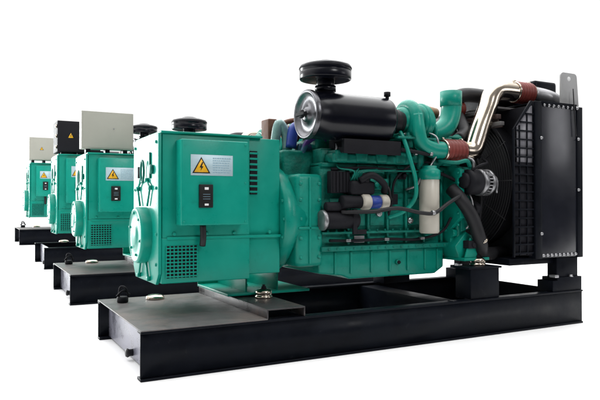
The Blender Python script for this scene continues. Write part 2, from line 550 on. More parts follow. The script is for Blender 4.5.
    # fuel pump
    fp = G().cyl((1.30, 0.20, 0.905), (1.60, 0.20, 0.905), 0.042).box(1.36, 1.54, 0.17, 0.28, 0.95, 1.04, 0.02).cyl((1.48, 0.20, 1.03), (1.48, 0.20, 1.09), 0.03)
    fp.tube([(1.42, 0.17, 1.04), (1.50, 0.15, 1.075), (1.60, 0.16, 1.02), (1.63, 0.20, 0.97)], 0.022, 12, 6)
    fp = fp.build('fuel_pump', 'matte', root)
    G().cyl((1.44, 0.185, 0.905), (1.50, 0.185, 0.905), 0.050).build('pump_collar', 'cream', fp)
    G().cyl((1.58, 0.185, 0.905), (1.64, 0.185, 0.905), 0.048).build('pump_collar', 'cream', fp)
    G().cyl((1.50, 0.185, 0.905), (1.58, 0.185, 0.905), 0.042).build('pump_solenoid', 'blue', fp)
    for k in range(6):
        x0 = 1.38 + 0.02 * k
        G().tube([(x0, 0.21, 1.04), (x0 + 0.01, 0.19, 1.10), (1.30 + k * 0.15, 0.23, 1.12), (1.32 + k * 0.15, 0.29, 1.17)], 0.005, 8, 5).build('fuel_line', 'tealc', fp)
    G().box(1.38, 1.41, 0.18, 0.20, 0.70, 0.86, 0.004).box(1.40, 1.48, 0.18, 0.20, 0.70, 0.73, 0.004).build('pump_bracket', 'matte', fp)
    # ECU panel
    g = G().box(1.24, 1.38, 0.22, 0.275, 0.96, 1.10, 0.006)
    for k in range(5):
        g.box(1.25 + k * 0.025, 1.262 + k * 0.025, 0.212, 0.222, 0.965, 1.095, 0.002)
    g.build('control_module', 'matte', root)
    # fuel filter
    fx, fy = 1.985, 0.175
    ff = G().lathe([(0, 0.695), (0.058, 0.695), (0.067, 0.705), (0.067, 1.055), (0.063, 1.06), (0, 1.06)], (fx, fy, 0), 'z', 36, cap=False).build('fuel_filter', 'cream', root)
    G().lathe([(0.062, 1.055), (0.074, 1.062), (0.074, 1.118), (0.066, 1.125), (0.05, 1.135), (0.05, 1.150), (0, 1.150)], (fx, fy, 0), 'z', 36, cap=False) \
        .box(fx - 0.04, fx + 0.04, fy, 0.30, 1.075, 1.13, 0.01).build('filter_cap', 'tealp', ff)
    # gear case flange with lobed outline
    pts = []
    zs = [0.60, 0.655, 0.67, 0.71, 0.72, 0.78, 0.80, 0.86, 0.875, 0.93, 0.945, 1.00, 1.015, 1.07, 1.085, 1.13]
    for i, z in enumerate(zs):
        base = 0.205 if z < 0.75 else 0.135
        pts.append((base + (0.0 if (i // 2) % 2 else 0.030), z))
    pts += [(0.24, 1.175), (0.93, 1.175), (0.93, 0.60)]
    g = G().prism(pts, 'x', 2.225, 2.262, 0.003)
    for z in (0.69, 0.75, 0.83, 0.90, 0.97, 1.04, 1.11):
        g.bolt((2.225, 0.20 if z < 0.75 else 0.155, z), (-1, 0, 0), 0.008, 0.010)
    g.box(2.262, 2.34, 0.20, 0.90, 0.62, 1.14, 0.02)
    g.build('gear_case', 'tealp', root)
    # front pulleys, belt and fan
    g = G().cyl((2.34, YC, 0.72), (2.40, YC, 0.72), 0.13, seg=36).cyl((2.34, YC, 1.03), (2.42, YC, 1.03), 0.09, seg=32).cyl((2.34, 0.36, 0.92), (2.40, 0.36, 0.92), 0.05)
    pl = g.build('pulley', 'matte', root)
    G().tube([(2.375, YC - 0.13, 0.72), (2.375, 0.16, 1.02), (2.375, 0.2, 1.11), (2.375, YC, 1.12), (2.375, YC + 0.13, 0.72), (2.375, YC, 0.59), (2.375, YC - 0.13, 0.72)], 0.010, 8, 1).build('drive_belt', 'rubber', pl)
    g = G()
    for k in range(7):
        a = 2 * PI * k / 7
        rot = Matrix.Translation((2.50, YC, 1.03)) @ Matrix.Rotation(a, 4, 'X') @ Matrix.Rotation(0.6, 4, 'Z')
        g.box(-0.006, 0.006, -0.06, 0.06, 0.07, 0.40, 0.003, rot)
    g.cyl((2.42, YC, 1.03), (2.54, YC, 1.03), 0.085)
    g.build('cooling_fan', 'matte', root)
    # charging alternator
    cax, cay, caz = 2.36, 0.135, 1.045
    g = G().cyl((cax - 0.09, cay, caz), (cax + 0.02, cay, caz), 0.088, seg=32)
    g.cyl((cax - 0.12, cay, caz + 0.01), (cax - 0.08, cay, caz + 0.01), 0.055)
    ca = g.build('charging_alternator', 'matte', root)
    g = G().lathe([(0.070, 0.0), (0.090, 0.0), (0.094, 0.01), (0.094, 0.034), (0.085, 0.036)], (cax + 0.018, cay, caz), 'x', 36, cap=False)
    g.lathe([(0.086, 0.07), (0.094, 0.072), (0.094, 0.092), (0.07, 0.105), (0.03, 0.11), (0, 0.11)], (cax + 0.018, cay, caz), 'x', 36, cap=False)
    for k in range(24):
        a = 2 * PI * k / 24
        rot = Matrix.Translation((cax, cay, caz)) @ Matrix.Rotation(a, 4, 'X')
        g.box(0.05, 0.092, -0.0045, 0.0045, 0.070, 0.092, 0.001, rot)
    g.build('alternator_casing', 'alu', ca)
    G().tube([(cax - 0.02, cay, caz + 0.09), (cax - 0.03, 0.12, 1.19), (cax - 0.06, 0.16, 1.22)], 0.012, 8, 4).tube([(cax + 0.03, 0.06, 1.11), (cax + 0.13, 0.06, 1.07), (cax + 0.14, 0.07, 0.97)], 0.008, 8, 5) \
        .build('adjusting_arm', 'alu', ca)
    # engine front support
    g = G().prism([(2.20, 0.60), (2.30, 0.70), (2.38, 0.66), (2.44, 0.535), (2.44, 0.51), (2.24, 0.51)], 'y', 0.16, 0.32, 0.006)
    g.box(2.23, 2.46, 0.10, 0.34, 0.500, 0.520, 0.004)
    g.prism([(2.25, 0.52), (2.42, 0.52), (2.30, 0.66)], 'y', 0.118, 0.13, 0.003)
    g.build('engine_bracket', 'tealp', root)
    # posts under the engine front, near and far
    for yy in (0.02, W - 0.17):
        g = G().box(2.21, 2.47, yy, yy + 0.15, H, 0.452, 0.004)
        g.box(2.19, 2.49, yy - 0.006, yy + 0.156, 0.452, 0.466, 0.003)
        g.build('support_post', 'black', root)
    isolator(root, 2.37, 0.12, 0.466)
    isolator(root, 2.37, W - 0.1, 0.466)
    # coolant hose and other hoses
    hs = G().tube([(2.20, 0.20, 1.0), (2.22, 0.13, 0.93), (2.30, 0.10, 0.80), (2.38, 0.10, 0.62), (2.46, 0.16, 0.545), (2.84, 0.30, 0.53)], 0.046, 20, 8).build('coolant_hose', 'rubber', root)
    G().cyl((2.375, 0.10, 0.648), (2.385, 0.10, 0.625), 0.051, seg=28).build('hose_clamp', 'chrome', hs)
    G().tube([(1.30, 0.20, 0.84), (1.48, 0.11, 0.845), (1.66, 0.10, 0.865), (1.84, 0.085, 0.835), (1.96, 0.085, 0.835), (2.08, 0.09, 0.90), (2.22, 0.11, 0.96)], 0.013, 12, 8).build('fuel_hose', 'rubber', root)
    G().tube([(1.76, 0.20, 1.37), (1.76, 0.15, 1.30), (1.79, 0.13, 1.18), (1.84, 0.14, 1.05), (1.85, 0.16, 0.93), (1.80, 0.22, 0.84), (1.72, 0.28, 0.80)], 0.014, 12, 8).build('oil_pipe', 'tealp', root)
    G().box(1.70, 1.78, 0.25, 0.29, 0.89, 0.96, 0.004).build('sensor_block', 'dark', root)

    # --- air filter
    ayy, azz, ar = 0.25, 1.445, 0.148
    af = G().lathe([(0, 0.02), (ar - 0.012, 0.02), (ar - 0.004, 0.0), (ar + 0.003, 0.004), (ar + 0.003, 0.028), (ar, 0.032), (ar, 0.12), (ar, 0.21), (ar, 0.30), (ar, 0.39), (ar, 0.48),
                    (ar, 0.575), (ar - 0.006, 0.597), (ar - 0.03, 0.610), (0.07, 0.612), (0.066, 0.64), (0, 0.64)], (1.075, ayy, azz), 'x', 64, cap=False).build('air_filter', 'gloss', root)
    ec = G().lathe([(ar + 0.006, 0.026), (ar + 0.006, 0.004), (ar - 0.004, -0.004), (ar - 0.016, 0.004), (ar - 0.026, 0.016), (0.10, 0.020), (0.05, 0.018), (0.045, 0.0), (0.03, -0.006), (0, -0.006)],
                   (1.070, ayy, azz), 'x', 56, cap=False).build('filter_end_cap', 'capm', af)
    G().cyl((1.055, ayy, azz), (1.035, ayy, azz), 0.028, seg=6).box(1.03, 1.05, ayy - 0.055, ayy + 0.055, azz - 0.010, azz + 0.010, 0.003).build('wing_nut', 'matte', ec)
    # rain cap
    rx = 1.215
    G().cyl((rx, ayy, azz + ar - 0.02), (rx, ayy, 1.70), 0.058, seg=36).lathe([(0.066, 0), (0.066, 0.035)], (rx, ayy, azz + ar + 0.004), 'z', 36).build('intake_neck', 'gloss', af)
    rc = G().lathe([(0, 1.668), (0.145, 1.668), (0.160, 1.671), (0.163, 1.676), (0.163, 1.716), (0.1605, 1.719), (0.163, 1.722), (0.163, 1.750), (0.156, 1.760), (0.11, 1.774), (0.07, 1.779), (0.066, 1.786), (0.055, 1.790), (0, 1.792)],
                   (rx, ayy, 0), 'z', 56, cap=False).build('rain_cap', 'gloss', af)
    G().lathe([(0.165, 0), (0.1665, 0.002), (0.1665, 0.008), (0.165, 0.01)], (rx, ayy, 1.735), 'z', 56, cap=False).build('cap_clip', 'matte', rc)
    for x in (1.30, 1.56):
        G().box(x, x + 0.03, ayy - 0.06, ayy + 0.10, azz - ar - 0.05, azz - ar + 0.008, 0.003).build('filter_saddle', 'matte', af)
    # rubber bellow to turbo
    G().tube([(1.705, ayy, azz), (1.80, ayy, azz)], 0.070, 32, 1).lathe([(0.072, 0), (0.082, 0.008), (0.072, 0.018), (0.083, 0.028), (0.072, 0.04), (0.082, 0.05), (0.072, 0.06), (0.07, 0.085)], (1.712, ayy, azz), 'x', 40, cap=False) \
        .build('intake_bellows', 'rubber', root)
    G().cyl((1.655, 0.20, 1.575), (1.655, 0.20, 1.60), 0.012).lathe([(0, 0), (0.022, 0.002), (0.022, 0.03), (0, 0.034)], (1.655, 0.20, 1.595), 'z', 16, cap=False).build('restriction_gauge', 'matte', root)

    # --- turbocharger
    tx, ty, tz = 1.87, 0.27, 1.46
    ring = []
    n = 20
    for i in range(n + 1):                            # compressor volute: snail that leaves downwards
        a = math.radians(-80 + 330 * i / n)
        ring.append((tx, ty + 0.0 - 0.105 * math.cos(a), tz + 0.105 * math.sin(a)))
    tb = G().tube(ring, 0.045, 20, 1, rad=lambda t: 0.62 + 0.5 * (1 - t))
    tb.cyl((tx - 0.075, ty, tz), (tx + 0.05, ty, tz), 0.085, 0.11, 36)
    tb.cyl((tx + 0.04, ty, tz), (tx + 0.075, ty, tz), 0.075, seg=32)
    tb.tube([(tx, ty - 0.105, tz + 0.03), (tx + 0.005, ty - 0.115, tz - 0.07), (tx + 0.04, ty - 0.10, tz - 0.155), (tx + 0.13, ty - 0.09, tz - 0.192), (tx + 0.27, ty - 0.075, tz - 0.198)], 0.058, 28, 8,
            rad=lambda t: 0.72 + 0.34 * t)
    tb = tb.build('turbocharger', 'tealp', root)
    g = G().lathe([(0.075, 0), (0.115, 0.01), (0.120, 0.03), (0.120, 0.075), (0.10, 0.10), (0.075, 0.115), (0.07, 0.13)], (tx + 0.075, ty + 0.01, tz), 'x', 40)
    g.lathe([(0.118, 0), (0.127, 0.003), (0.127, 0.017), (0.118, 0.02)], (tx + 0.105, ty + 0.01, tz), 'x', 40, cap=False)
    g.build('turbine_housing', 'tealp', tb)
    G().lathe([(0.105, 0), (0.112, 0.002), (0.112, 0.012), (0.105, 0.014)], (tx + 0.05, ty, tz), 'x', 36, cap=False).cyl((tx + 0.06, ty - 0.05, tz + 0.06), (tx + 0.17, ty - 0.08, tz + 0.03), 0.014).build('clamp_band', 'tealc', tb)
    # exhaust elbow pointing up
    g = G().tube([(tx + 0.19, ty + 0.02, tz - 0.07), (tx + 0.27, ty, tz - 0.062), (tx + 0.35, ty - 0.01, tz - 0.005), (tx + 0.385, ty - 0.01, tz + 0.09), (tx + 0.385, ty - 0.01, tz + 0.20)], 0.072, 32, 8,
                 rad=lambda t: 0.86 + 0.16 * t, caps=False)
    g.lathe([(0.071, 0), (0.0765, 0.002), (0.0765, 0.225 - 0.12), (0.070, 0.225 - 0.118), (0.064, 0.104), (0.064, 0.02), (0, 0.02)], (tx + 0.385, ty - 0.01, tz + 0.125), 'z', 36, cap=False)
    g.lathe([(0.06, 0), (0.095, 0.0), (0.095, 0.016), (0.06, 0.016)], (tx + 0.19, ty + 0.02, tz - 0.06), (0.9, 0, 0.1), 32)
    g.box(tx + 0.30, tx + 0.46, ty - 0.02, ty + 0.05, tz - 0.10, tz - 0.085, 0.004)
    g.build('exhaust_elbow', 'tealp', root)
    # exhaust manifold behind the turbo and cast brackets below it
    g = G().tube([(1.40, 0.36, 1.32), (1.8, 0.36, 1.34), (2.15, 0.38, 1.36)], 0.04, 16, 6)
    g.box(1.76, 2.24, 0.26, 0.42, 1.17, 1.30, 0.02).box(2.05, 2.24, 0.22, 0.40, 1.28, 1.36, 0.02).cyl((2.13, 0.25, 1.17), (2.13, 0.25, 1.33), 0.04)
    g.box(1.70, 2.02, 0.14, 0.34, 1.322, 1.336, 0.004)
    g.build('exhaust_manifold', 'tealc', root)
    # far side crossover duct: tan lagging and black hose
    G().tube([(2.06, 0.62, 1.44), (2.22, 0.62, 1.54), (2.34, 0.64, 1.60), (2.45, 0.66, 1.60)], 0.045, 18, 6).build('lagged_pipe', 'copper', root)
    G().tube([(2.42, 0.46, 1.20), (2.42, 0.46, 1.50), (2.45, 0.46, 1.66), (2.55, 0.46, 1.72), (2.72, 0.46, 1.73), (3.05, 0.46, 1.71)], 0.055, 20, 8).build('coolant_hose', 'rubber', root)
    G().lathe([(0.058, 0), (0.066, 0.012), (0.058, 0.024), (0.066, 0.036), (0.058, 0.048), (0.066, 0.06), (0.058, 0.072), (0.05, 0.08)], (2.50, 0.50, 1.62), 'x', 30).build('red_sleeve', 'red', root)
    G().tube([(1.30, 0.48, 1.40), (1.60, 0.46, 1.44), (1.86, 0.45, 1.49), (2.10, 0.46, 1.46), (2.3, 0.48, 1.44)], 0.028, 14, 8).build('wiring_loom', 'loom', root)
    # rear cluster of fittings between the alternator and the air filter
    G().box(0.995, 1.06, 0.62, 0.74, 1.22, 1.462, 0.01).build('relay_box', 'brown', root)
    G().tube([(1.02, 0.58, 1.28), (1.04, 0.56, 1.42), (1.09, 0.56, 1.36), (1.10, 0.55, 1.25)], 0.032, 14, 6).build('breather_pipe', 'palet', root)
    G().tube([(1.10, 0.50, 1.26), (1.12, 0.50, 1.38), (1.17, 0.50, 1.40), (1.26, 0.47, 1.37), (1.40, 0.45, 1.33)], 0.036, 14, 6).build('blue_sleeve', 'blue', root)
    G().tube([(1.16, 0.56, 1.32), (1.22, 0.56, 1.42), (1.34, 0.56, 1.44), (1.50, 0.56, 1.45)], 0.026, 12, 6).tube([(1.12, 0.6, 1.40), (1.3, 0.62, 1.45), (1.45, 0.62, 1.47)], 0.012, 10, 6).build('heat_sleeve', 'brown', root)
    G().tube([(1.15, 0.44, 1.22), (1.19, 0.43, 1.30), (1.28, 0.42, 1.34), (1.33, 0.42, 1.25)], 0.020, 12, 6).box(1.14, 1.36, 0.46, 0.54, 1.18, 1.29, 0.02).build('pipe_bracket', 'loom2', root)
    G().box(1.0, 1.24, 0.42, 0.76, 1.05, 1.24, 0.02).build('rear_bracket', 'tealc', root)
    G().tube([(1.22, 0.62, 1.36), (1.36, 0.60, 1.42), (1.50, 0.58, 1.41), (1.62, 0.58, 1.44)], 0.03, 12, 6).build('heat_sleeve', 'loom2', root)
    G().tube([(1.06, 0.66, 1.40), (1.16, 0.66, 1.455), (1.28, 0.64, 1.47), (1.38, 0.63, 1.45), (1.52, 0.62, 1.485)], 0.018, 12, 6).build('heat_sleeve', 'brown', root)
    G().box(1.26, 1.34, 0.42, 0.48, 1.30, 1.40, 0.012).build('connector_block', 'matte', root)

    # smaller lines and fittings of the engine
    for k in range(6):                                    # injector lines over the head
        x = 1.27 + k * 0.155
        G().tube([(x + 0.03, 0.30, 1.18), (x + 0.03, 0.25, 1.25), (x + 0.05, 0.32, 1.31), (x + 0.06, 0.42, 1.33)], 0.008, 8, 5).build('injector_line', 'steel', root)
    G().tube([(1.72, 0.29, 0.80), (1.72, 0.24, 0.90), (1.74, 0.23, 1.05), (1.88, 0.22, 1.16), (2.05, 0.22, 1.18)], 0.009, 8, 6).build('fuel_line', 'matte', root)
    G().tube([(1.25, 0.26, 0.66), (1.45, 0.255, 0.655), (1.70, 0.255, 0.66), (1.95, 0.255, 0.652), (2.15, 0.24, 0.70), (2.2, 0.2, 0.80)], 0.010, 8, 6).build('wiring_loom', 'matte', root)
    G().tube([(1.26, 0.25, 1.11), (1.50, 0.235, 1.125), (1.80, 0.235, 1.115), (2.05, 0.23, 1.12), (2.19, 0.21, 1.08), (2.27, 0.17, 1.03)], 0.012, 10, 6).build('wiring_loom', 'matte', root)
    G().tube([(1.99, 0.20, 1.38), (2.03, 0.15, 1.34), (2.04, 0.15, 1.25), (2.02, 0.18, 1.18), (1.99, 0.18, 1.14)], 0.008, 8, 6).build('oil_feed_pipe', 'steel', root)
    G().tube([(2.08, 0.20, 1.19), (2.17, 0.12, 1.175), (2.26, 0.11, 1.19), (2.31, 0.13, 1.15)], 0.014, 12, 6).build('water_pipe', 'tealc', root)
    th = G().cyl((2.22, 0.28, 1.18), (2.22, 0.28, 1.34), 0.05, seg=24).box(2.15, 2.30, 0.22, 0.36, 1.16, 1.20, 0.008).cyl((2.22, 0.28, 1.30), (2.36, 0.30, 1.36), 0.042, seg=24)
    th.build('thermostat_housing', 'tealc', root)
    G().tube([(2.36, 0.30, 1.36), (2.46, 0.34, 1.42), (2.50, 0.42, 1.50), (2.53, 0.50, 1.58)], 0.046, 20, 6).build('coolant_hose', 'rubber', root)
    for x, z in ((1.64, 0.83), (1.90, 0.78)):
        G().cyl((x, 0.286, z), (x, 0.262, z), 0.022, seg=20).bolt((x, 0.262, z), (0, -1, 0), 0.012, 0.014).build('block_plug', 'steel', root)
    G().box(1.45, 1.53, 0.281, 0.286, 0.64, 0.685, 0.002).build('data_plate', 'alu', root)
    G().box(1.56, 1.70, 0.255, 0.285, 0.985, 1.06, 0.006).cyl((1.60, 0.25, 1.02), (1.60, 0.235, 1.02), 0.018).build('side_cover', 'tealp', root)

    # dense front end: water pump, tensioner, brackets and lines
    G().lathe([(0, 0), (0.075, 0), (0.085, 0.02), (0.085, 0.05), (0.06, 0.075), (0.035, 0.085), (0, 0.085)], (2.335, 0.30, 0.93), 'x', 30, cap=False).build('water_pump', 'tealc', root)
    G().cyl((2.36, 0.16, 0.86), (2.41, 0.16, 0.86), 0.042, seg=28).build('belt_tensioner', 'matte', root)
    G().prism([(2.27, 1.16), (2.44, 1.15), (2.46, 1.11), (2.30, 0.95), (2.27, 0.95)], 'y', 0.215, 0.232, 0.004).build('alternator_bracket', 'tealc', root)
    G().prism([(2.26, 0.93), (2.36, 0.90), (2.40, 0.80), (2.34, 0.72), (2.26, 0.70)], 'y', 0.165, 0.185, 0.004).bolt((2.33, 0.165, 0.86), (0, -1, 0), 0.012, 0.012).build('front_bracket', 'tealc', root)
    G().tube([(2.28, 0.14, 1.10), (2.34, 0.06, 1.16), (2.44, 0.10, 1.18), (2.50, 0.2, 1.22)], 0.009, 8, 6).build('wiring_loom', 'matte', root)
    G().tube([(2.29, 0.15, 0.72), (2.32, 0.12, 0.78), (2.33, 0.13, 0.90), (2.31, 0.15, 0.98)], 0.008, 8, 6).build('fuel_line', 'steel', root)
    G().tube([(2.42, 0.20, 1.26), (2.46, 0.18, 1.10), (2.48, 0.20, 0.90), (2.47, 0.22, 0.72)], 0.014, 10, 6).build('wiring_loom', 'rubber', root)
    G().box(2.27, 2.36, 0.10, 0.16, 0.585, 0.64, 0.006).cyl((2.315, 0.11, 0.61), (2.315, 0.09, 0.61), 0.018).build('speed_sensor', 'matte', root)
    # fittings under the turbocharger and along the intake side
    G().cyl((1.83, 0.20, 1.27), (1.83, 0.20, 1.35), 0.030, seg=20).bolt((1.83, 0.20, 1.35), 'z', 0.016, 0.02).build('oil_drain_flange', 'tealc', root)
    G().tube([(1.93, 0.24, 1.35), (1.95, 0.20, 1.30), (1.93, 0.20, 1.20), (1.95, 0.24, 1.12)], 0.020, 12, 6).build('oil_drain_pipe', 'tealc', root)
    G().prism([(1.90, 1.18), (2.16, 1.18), (2.14, 1.145), (2.06, 1.10), (1.92, 1.12)], 'y', 0.255, 0.272, 0.004).build('filter_bracket', 'tealp', root)
    for k in range(5):
        G().cyl((1.80 + k * 0.085, 0.30, 1.262), (1.80 + k * 0.085, 0.245, 1.262), 0.017, seg=16).bolt((1.80 + k * 0.085, 0.246, 1.262), (0, -1, 0), 0.011, 0.012).build('manifold_stud', 'steel', root)
    G().tube([(1.73, 0.16, 1.25), (1.84, 0.13, 1.235), (1.98, 0.16, 1.225), (2.12, 0.20, 1.235), (2.24, 0.24, 1.27)], 0.013, 10, 6).build('wiring_loom', 'matte', root)
    for x in (1.845, 1.975, 2.11):
        G().cyl((x - 0.01, 0.142 + abs(x - 1.9) * 0.1, 1.232), (x + 0.012, 0.142 + abs(x - 1.9) * 0.1, 1.230), 0.018, seg=14).build('loom_clip', 'steel', root)
    G().tube([(1.62, 0.25, 1.05), (1.66, 0.20, 1.00), (1.68, 0.20, 0.93), (1.73, 0.25, 0.925)], 0.010, 10, 6).build('fuel_line', 'rubber', root)
    G().tube([(1.86, 0.27, 0.99), (1.90, 0.20, 1.02), (1.93, 0.18, 1.10)], 0.009, 10, 6).build('fuel_line', 'steel', root)
    G().box(1.80, 1.86, 0.262, 0.285, 1.06, 1.115, 0.005).cyl((1.83, 0.262, 1.085), (1.83, 0.235, 1.085), 0.015).build('pressure_sensor', 'dark', root)
    for x in (1.36, 1.66, 1.96):
        G().box(x, x + 0.035, 0.232, 0.262, 0.65, 0.668, 0.003).build('loom_clip', 'steel', root)
    G().cyl((1.93, 0.085, 0.834), (1.955, 0.085, 0.834), 0.017, seg=14).build('hose_clip', 'steel', root)

    # --- charge air pipe
    cp = G().tube([(2.285, 0.205, 1.262), (2.36, 0.205, 1.262), (2.405, 0.205, 1.278), (2.437, 0.208, 1.325), (2.50, 0.216, 1.46), (2.575, 0.226, 1.60), (2.612, 0.232, 1.675), (2.66, 0.24, 1.722), (2.73, 0.245, 1.736), (2.88, 0.25, 1.738)],
                  0.070, 36, 8, caps=False).build('charge_air_pipe', 'chrome', root)
    def bellow(x0, x1, y, z, r):
        pr = []
        k = 6
        for i in range(k * 8 + 1):
            t = i / (k * 8)
            pr.append((r + 0.010 * abs(math.sin(PI * k * t)), t * (x1 - x0)))
        o = G().lathe(pr, (x0, y, z), 'x', 40).build('silicone_coupling', 'red', cp)
        for x in (x0 - 0.002, x1 - 0.016):
            G().lathe([(r, 0), (r + 0.006, 0.001), (r + 0.006, 0.017), (r, 0.018)], (x, y, z), 'x', 40, cap=False) \
                .box(x, x + 0.018, y - 0.012, y + 0.012, z + r, z + r + 0.018, 0.003).build('band_clamp', 'chrome', cp)
    bellow(2.115, 2.30, 0.20, 1.262, 0.072)
    bellow(2.865, 3.035, 0.25, 1.740, 0.072)
    G().tube([(3.03, 0.25, 1.740), (3.08, 0.235, 1.736), (3.15, 0.165, 1.705), (3.22, 0.125, 1.655), (3.27, 0.11, 1.58)], 0.064, 32, 6, rad=lambda t: 1 - 0.25 * t).build('radiator_inlet_pipe', 'alu', root)

    # --- radiator
    rx0, rx1, rz0, rz1 = 2.862, 3.315, 0.500, 1.632
    rad = G().box(rx0 + 0.02, rx1 - 0.06, 0.03, W - 0.03, rz0 + 0.01, rz1 - 0.01, 0.005).build('radiator', 'dark', root)
    for yy, s in ((0.004, 1), (W - 0.004, -1)):
        y = lambda a, b: (min(yy + s * a, yy + s * b), max(yy + s * a, yy + s * b))
        g = G().box(rx0 - 0.055, rx0 + 0.012, *y(-0.006, 0.06), rz0, rz1, 0.004)
        g.box(rx1 - 0.062, rx1, *y(-0.006, 0.06), rz0 - 0.005, rz1 - 0.01, 0.004)
        g.build('radiator_frame', 'black', root)
        sp = G().box(rx0 + 0.014, rx1 - 0.064, *y(0.0, 0.012), rz0 + 0.004, rz1 - 0.002, 0.002).build('side_panel', 'panel', rad)
        if s > 0:
            bm_ = G()
            bm_.bolt((0, 0, 0), (0, -1, 0), 0.010, 0.010)
            b0 = bm_.build('bolt', 'steel', sp)
            pos = [(rx0 + 0.04 + k * 0.050, rz1 - 0.022) for k in range(8)] + [(rx0 + 0.03 + k * 0.043, rz0 + 0.022) for k in range(9)] + [(rx0 + 0.005, z) for z in (0.68, 1.37)] + [(rx1 - 0.05, z) for z in (1.38, 1.0)]
            for i, (x, z) in enumerate(pos):
                b = b0 if i == 0 else b0.copy()
                if i:
                    C.objects.link(b)
                    b.parent = sp
                b.location = (x, yy - (0.0 if rx0 + 0.015 < x < rx1 - 0.064 else 0.006), z)
    # saw-toothed gasket strip above the side panel
    z0 = rz1 - 0.03
    pts = [(rx0 + 0.015, rz1)]
    for k in range(9):
        x = rx0 + 0.02 + k * 0.041
        pts += [(x, z0 + 0.012), (x + 0.015, z0 - 0.004), (x + 0.03, z0 + 0.012)]
    pts += [(rx1 - 0.065, rz1)]
    G().prism(pts, 'y', -0.002, 0.004, 0).box(rx0 + 0.013, rx1 - 0.063, -0.003, W + 0.003, rz1 - 0.003, rz1 + 0.006, 0.002).build('edge_strip', 'black', rad)
    G().tube([(rx1 - 0.11, -0.006, rz1 + 0.12), (rx1 - 0.10, -0.01, 1.55), (rx1 - 0.085, -0.012, 1.40)], 0.004, 8, 6).build('drain_hose', 'rubber', rad)
    # top tank, lifting brackets
    G().box(3.06, 3.30, 0.215, W - 0.15, rz1, rz1 + 0.215, 0.025).build('top_tank', 'black', root)
    for yy in (0.03, W - 0.04):
        out = [(3.115, rz1), (3.115, rz1 + 0.215)] + [(3.145 - 0.03 * math.cos(t * PI / 2 / 4), rz1 + 0.215 + 0.03 * math.sin(t * PI / 2 / 4)) for t in range(1, 5)] \
            + [(3.265 + 0.03 * math.sin(t * PI / 2 / 4), rz1 + 0.215 + 0.03 * math.cos(t * PI / 2 / 4)) for t in range(0, 5)] + [(3.315, rz1)]
        lb = G().prism(out, 'y', yy, yy + 0.012, 0.002).build('lifting_bracket', 'grey', root)
        G().cyl((3.205, yy - 0.002, rz1 + 0.20), (3.205, yy + 0.014, rz1 + 0.20), 0.018).build('lifting_hole', 'white', lb)
    # lower tank and legs
    G().box(rx0 - 0.25, rx1 - 0.02, 0.06, W - 0.06, rz0 - 0.045, rz0 + 0.005, 0.006).build('lower_tank', 'black', root)
    for yy in (0.012, W - 0.152):
        lg = G().box(3.06, 3.29, yy + 0.015, yy + 0.10, 0.34, rz0, 0.004).build('radiator_leg', 'black', root)
        G().prism([(3.00, H), (3.315, H), (3.315, 0.352), (3.05, 0.352), (3.05, 0.33), (3.00, 0.33)], 'y', yy, yy + 0.14, 0.003).build('leg_pad', 'black', lg)
        G().box(3.02, 3.06, yy - 0.004, yy + 0.05, 0.352, 0.372, 0.003).bolt((3.20, yy + 0.006, 0.352), 'z', 0.014, 0.016).build('pad_clamp', 'steel', lg)
    # shroud and fan guard
    sx0 = 2.60
    g = G().box(sx0 + 0.20, rx0 - 0.056, 0.03, W - 0.03, rz0 + 0.02, rz1 - 0.03, 0.004)
    sh = g.build('fan_shroud', 'matte', root)
    G().lathe([(0.50, 0), (0.50, 0.14), (0.49, 0.14), (0.49, 0)], (sx0 + 0.07, YC, 1.06), 'x', 64, cap=False).build('shroud_ring', 'matte', sh)
    # guard on the face towards the engine
    g = G()
    for k in range(22):
        r = 0.10 + k * 0.0215
        g.lathe([(r - 0.0022, 0), (r, -0.0022), (r + 0.0022, 0), (r, 0.0022), (r - 0.0022, 0)], (sx0 + 0.01, YC, 1.06), 'x', 72, cap=False)
    for k in range(12):
        a = 2 * PI * k / 12
        g.cyl((sx0 + 0.016, YC + 0.1 * math.cos(a), 1.06 + 0.1 * math.sin(a)), (sx0 + 0.016, YC + 0.56 * math.cos(a), 1.06 + 0.56 * math.sin(a)), 0.0035, seg=6)
    g.build('fan_guard', 'wire', sh)
    # guard frame and slotted side screens
    for yy in (0.008, W - 0.022):
        g = G()
        g.box(sx0, sx0 + 0.014, yy, yy + 0.014, rz0 + 0.02, 1.42, 0.002)
        for k in range(17):
            z = rz0 + 0.04 + k * 0.062
            if z > rz1 - 0.04:
                break
            x0 = sx0 + 0.014 if z < 1.40 else sx0 + 0.014 + (z - 1.40) * 0.85
            g.box(x0, 2.802, yy, yy + 0.010, z, z + 0.010, 0.001)
        g.prism([(sx0, 1.42), (sx0 + 0.014, 1.42), (2.79, 1.615), (2.79, 1.632), (2.772, 1.632)], 'y', yy, yy + 0.014, 0.001)
        for x in (2.66, 2.735):
            g.box(x, x + 0.008, yy + 0.001, yy + 0.009, rz0 + 0.03, 1.45 + (x - 2.66) * 1.1, 0.001)
        g.build('side_screen', 'black', sh)
        G().prism([(sx0 + 0.05, 1.19), (2.80, 1.19), (2.80, 1.60), (2.765, 1.585), (sx0 + 0.05, 1.455)], 'y', yy + 0.013, yy + 0.018, 0).build('screen_tone_panel', 'pale', sh)  # pale plate stands in for light showing through the upper guard
        G().box(sx0 + 0.02, 2.80, yy + 0.013, yy + 0.018, rz0 + 0.03, 1.188, 0).build('screen_tone_panel', 'dark', sh)
    # layered bars over the guard
    for xa, y0_, z_, h_, mt in ((sx0 - 0.03, 0.10, 1.455, 0.028, 'steel2'), (sx0 - 0.02, 0.14, 1.505, 0.035, 'brown2'), (sx0 - 0.01, 0.20, 1.56, 0.03, 'steel2')):
        G().box(xa, xa + 0.04, y0_, W - 0.05, z_, z_ + h_, 0.004).build('cross_bar', mt, sh)
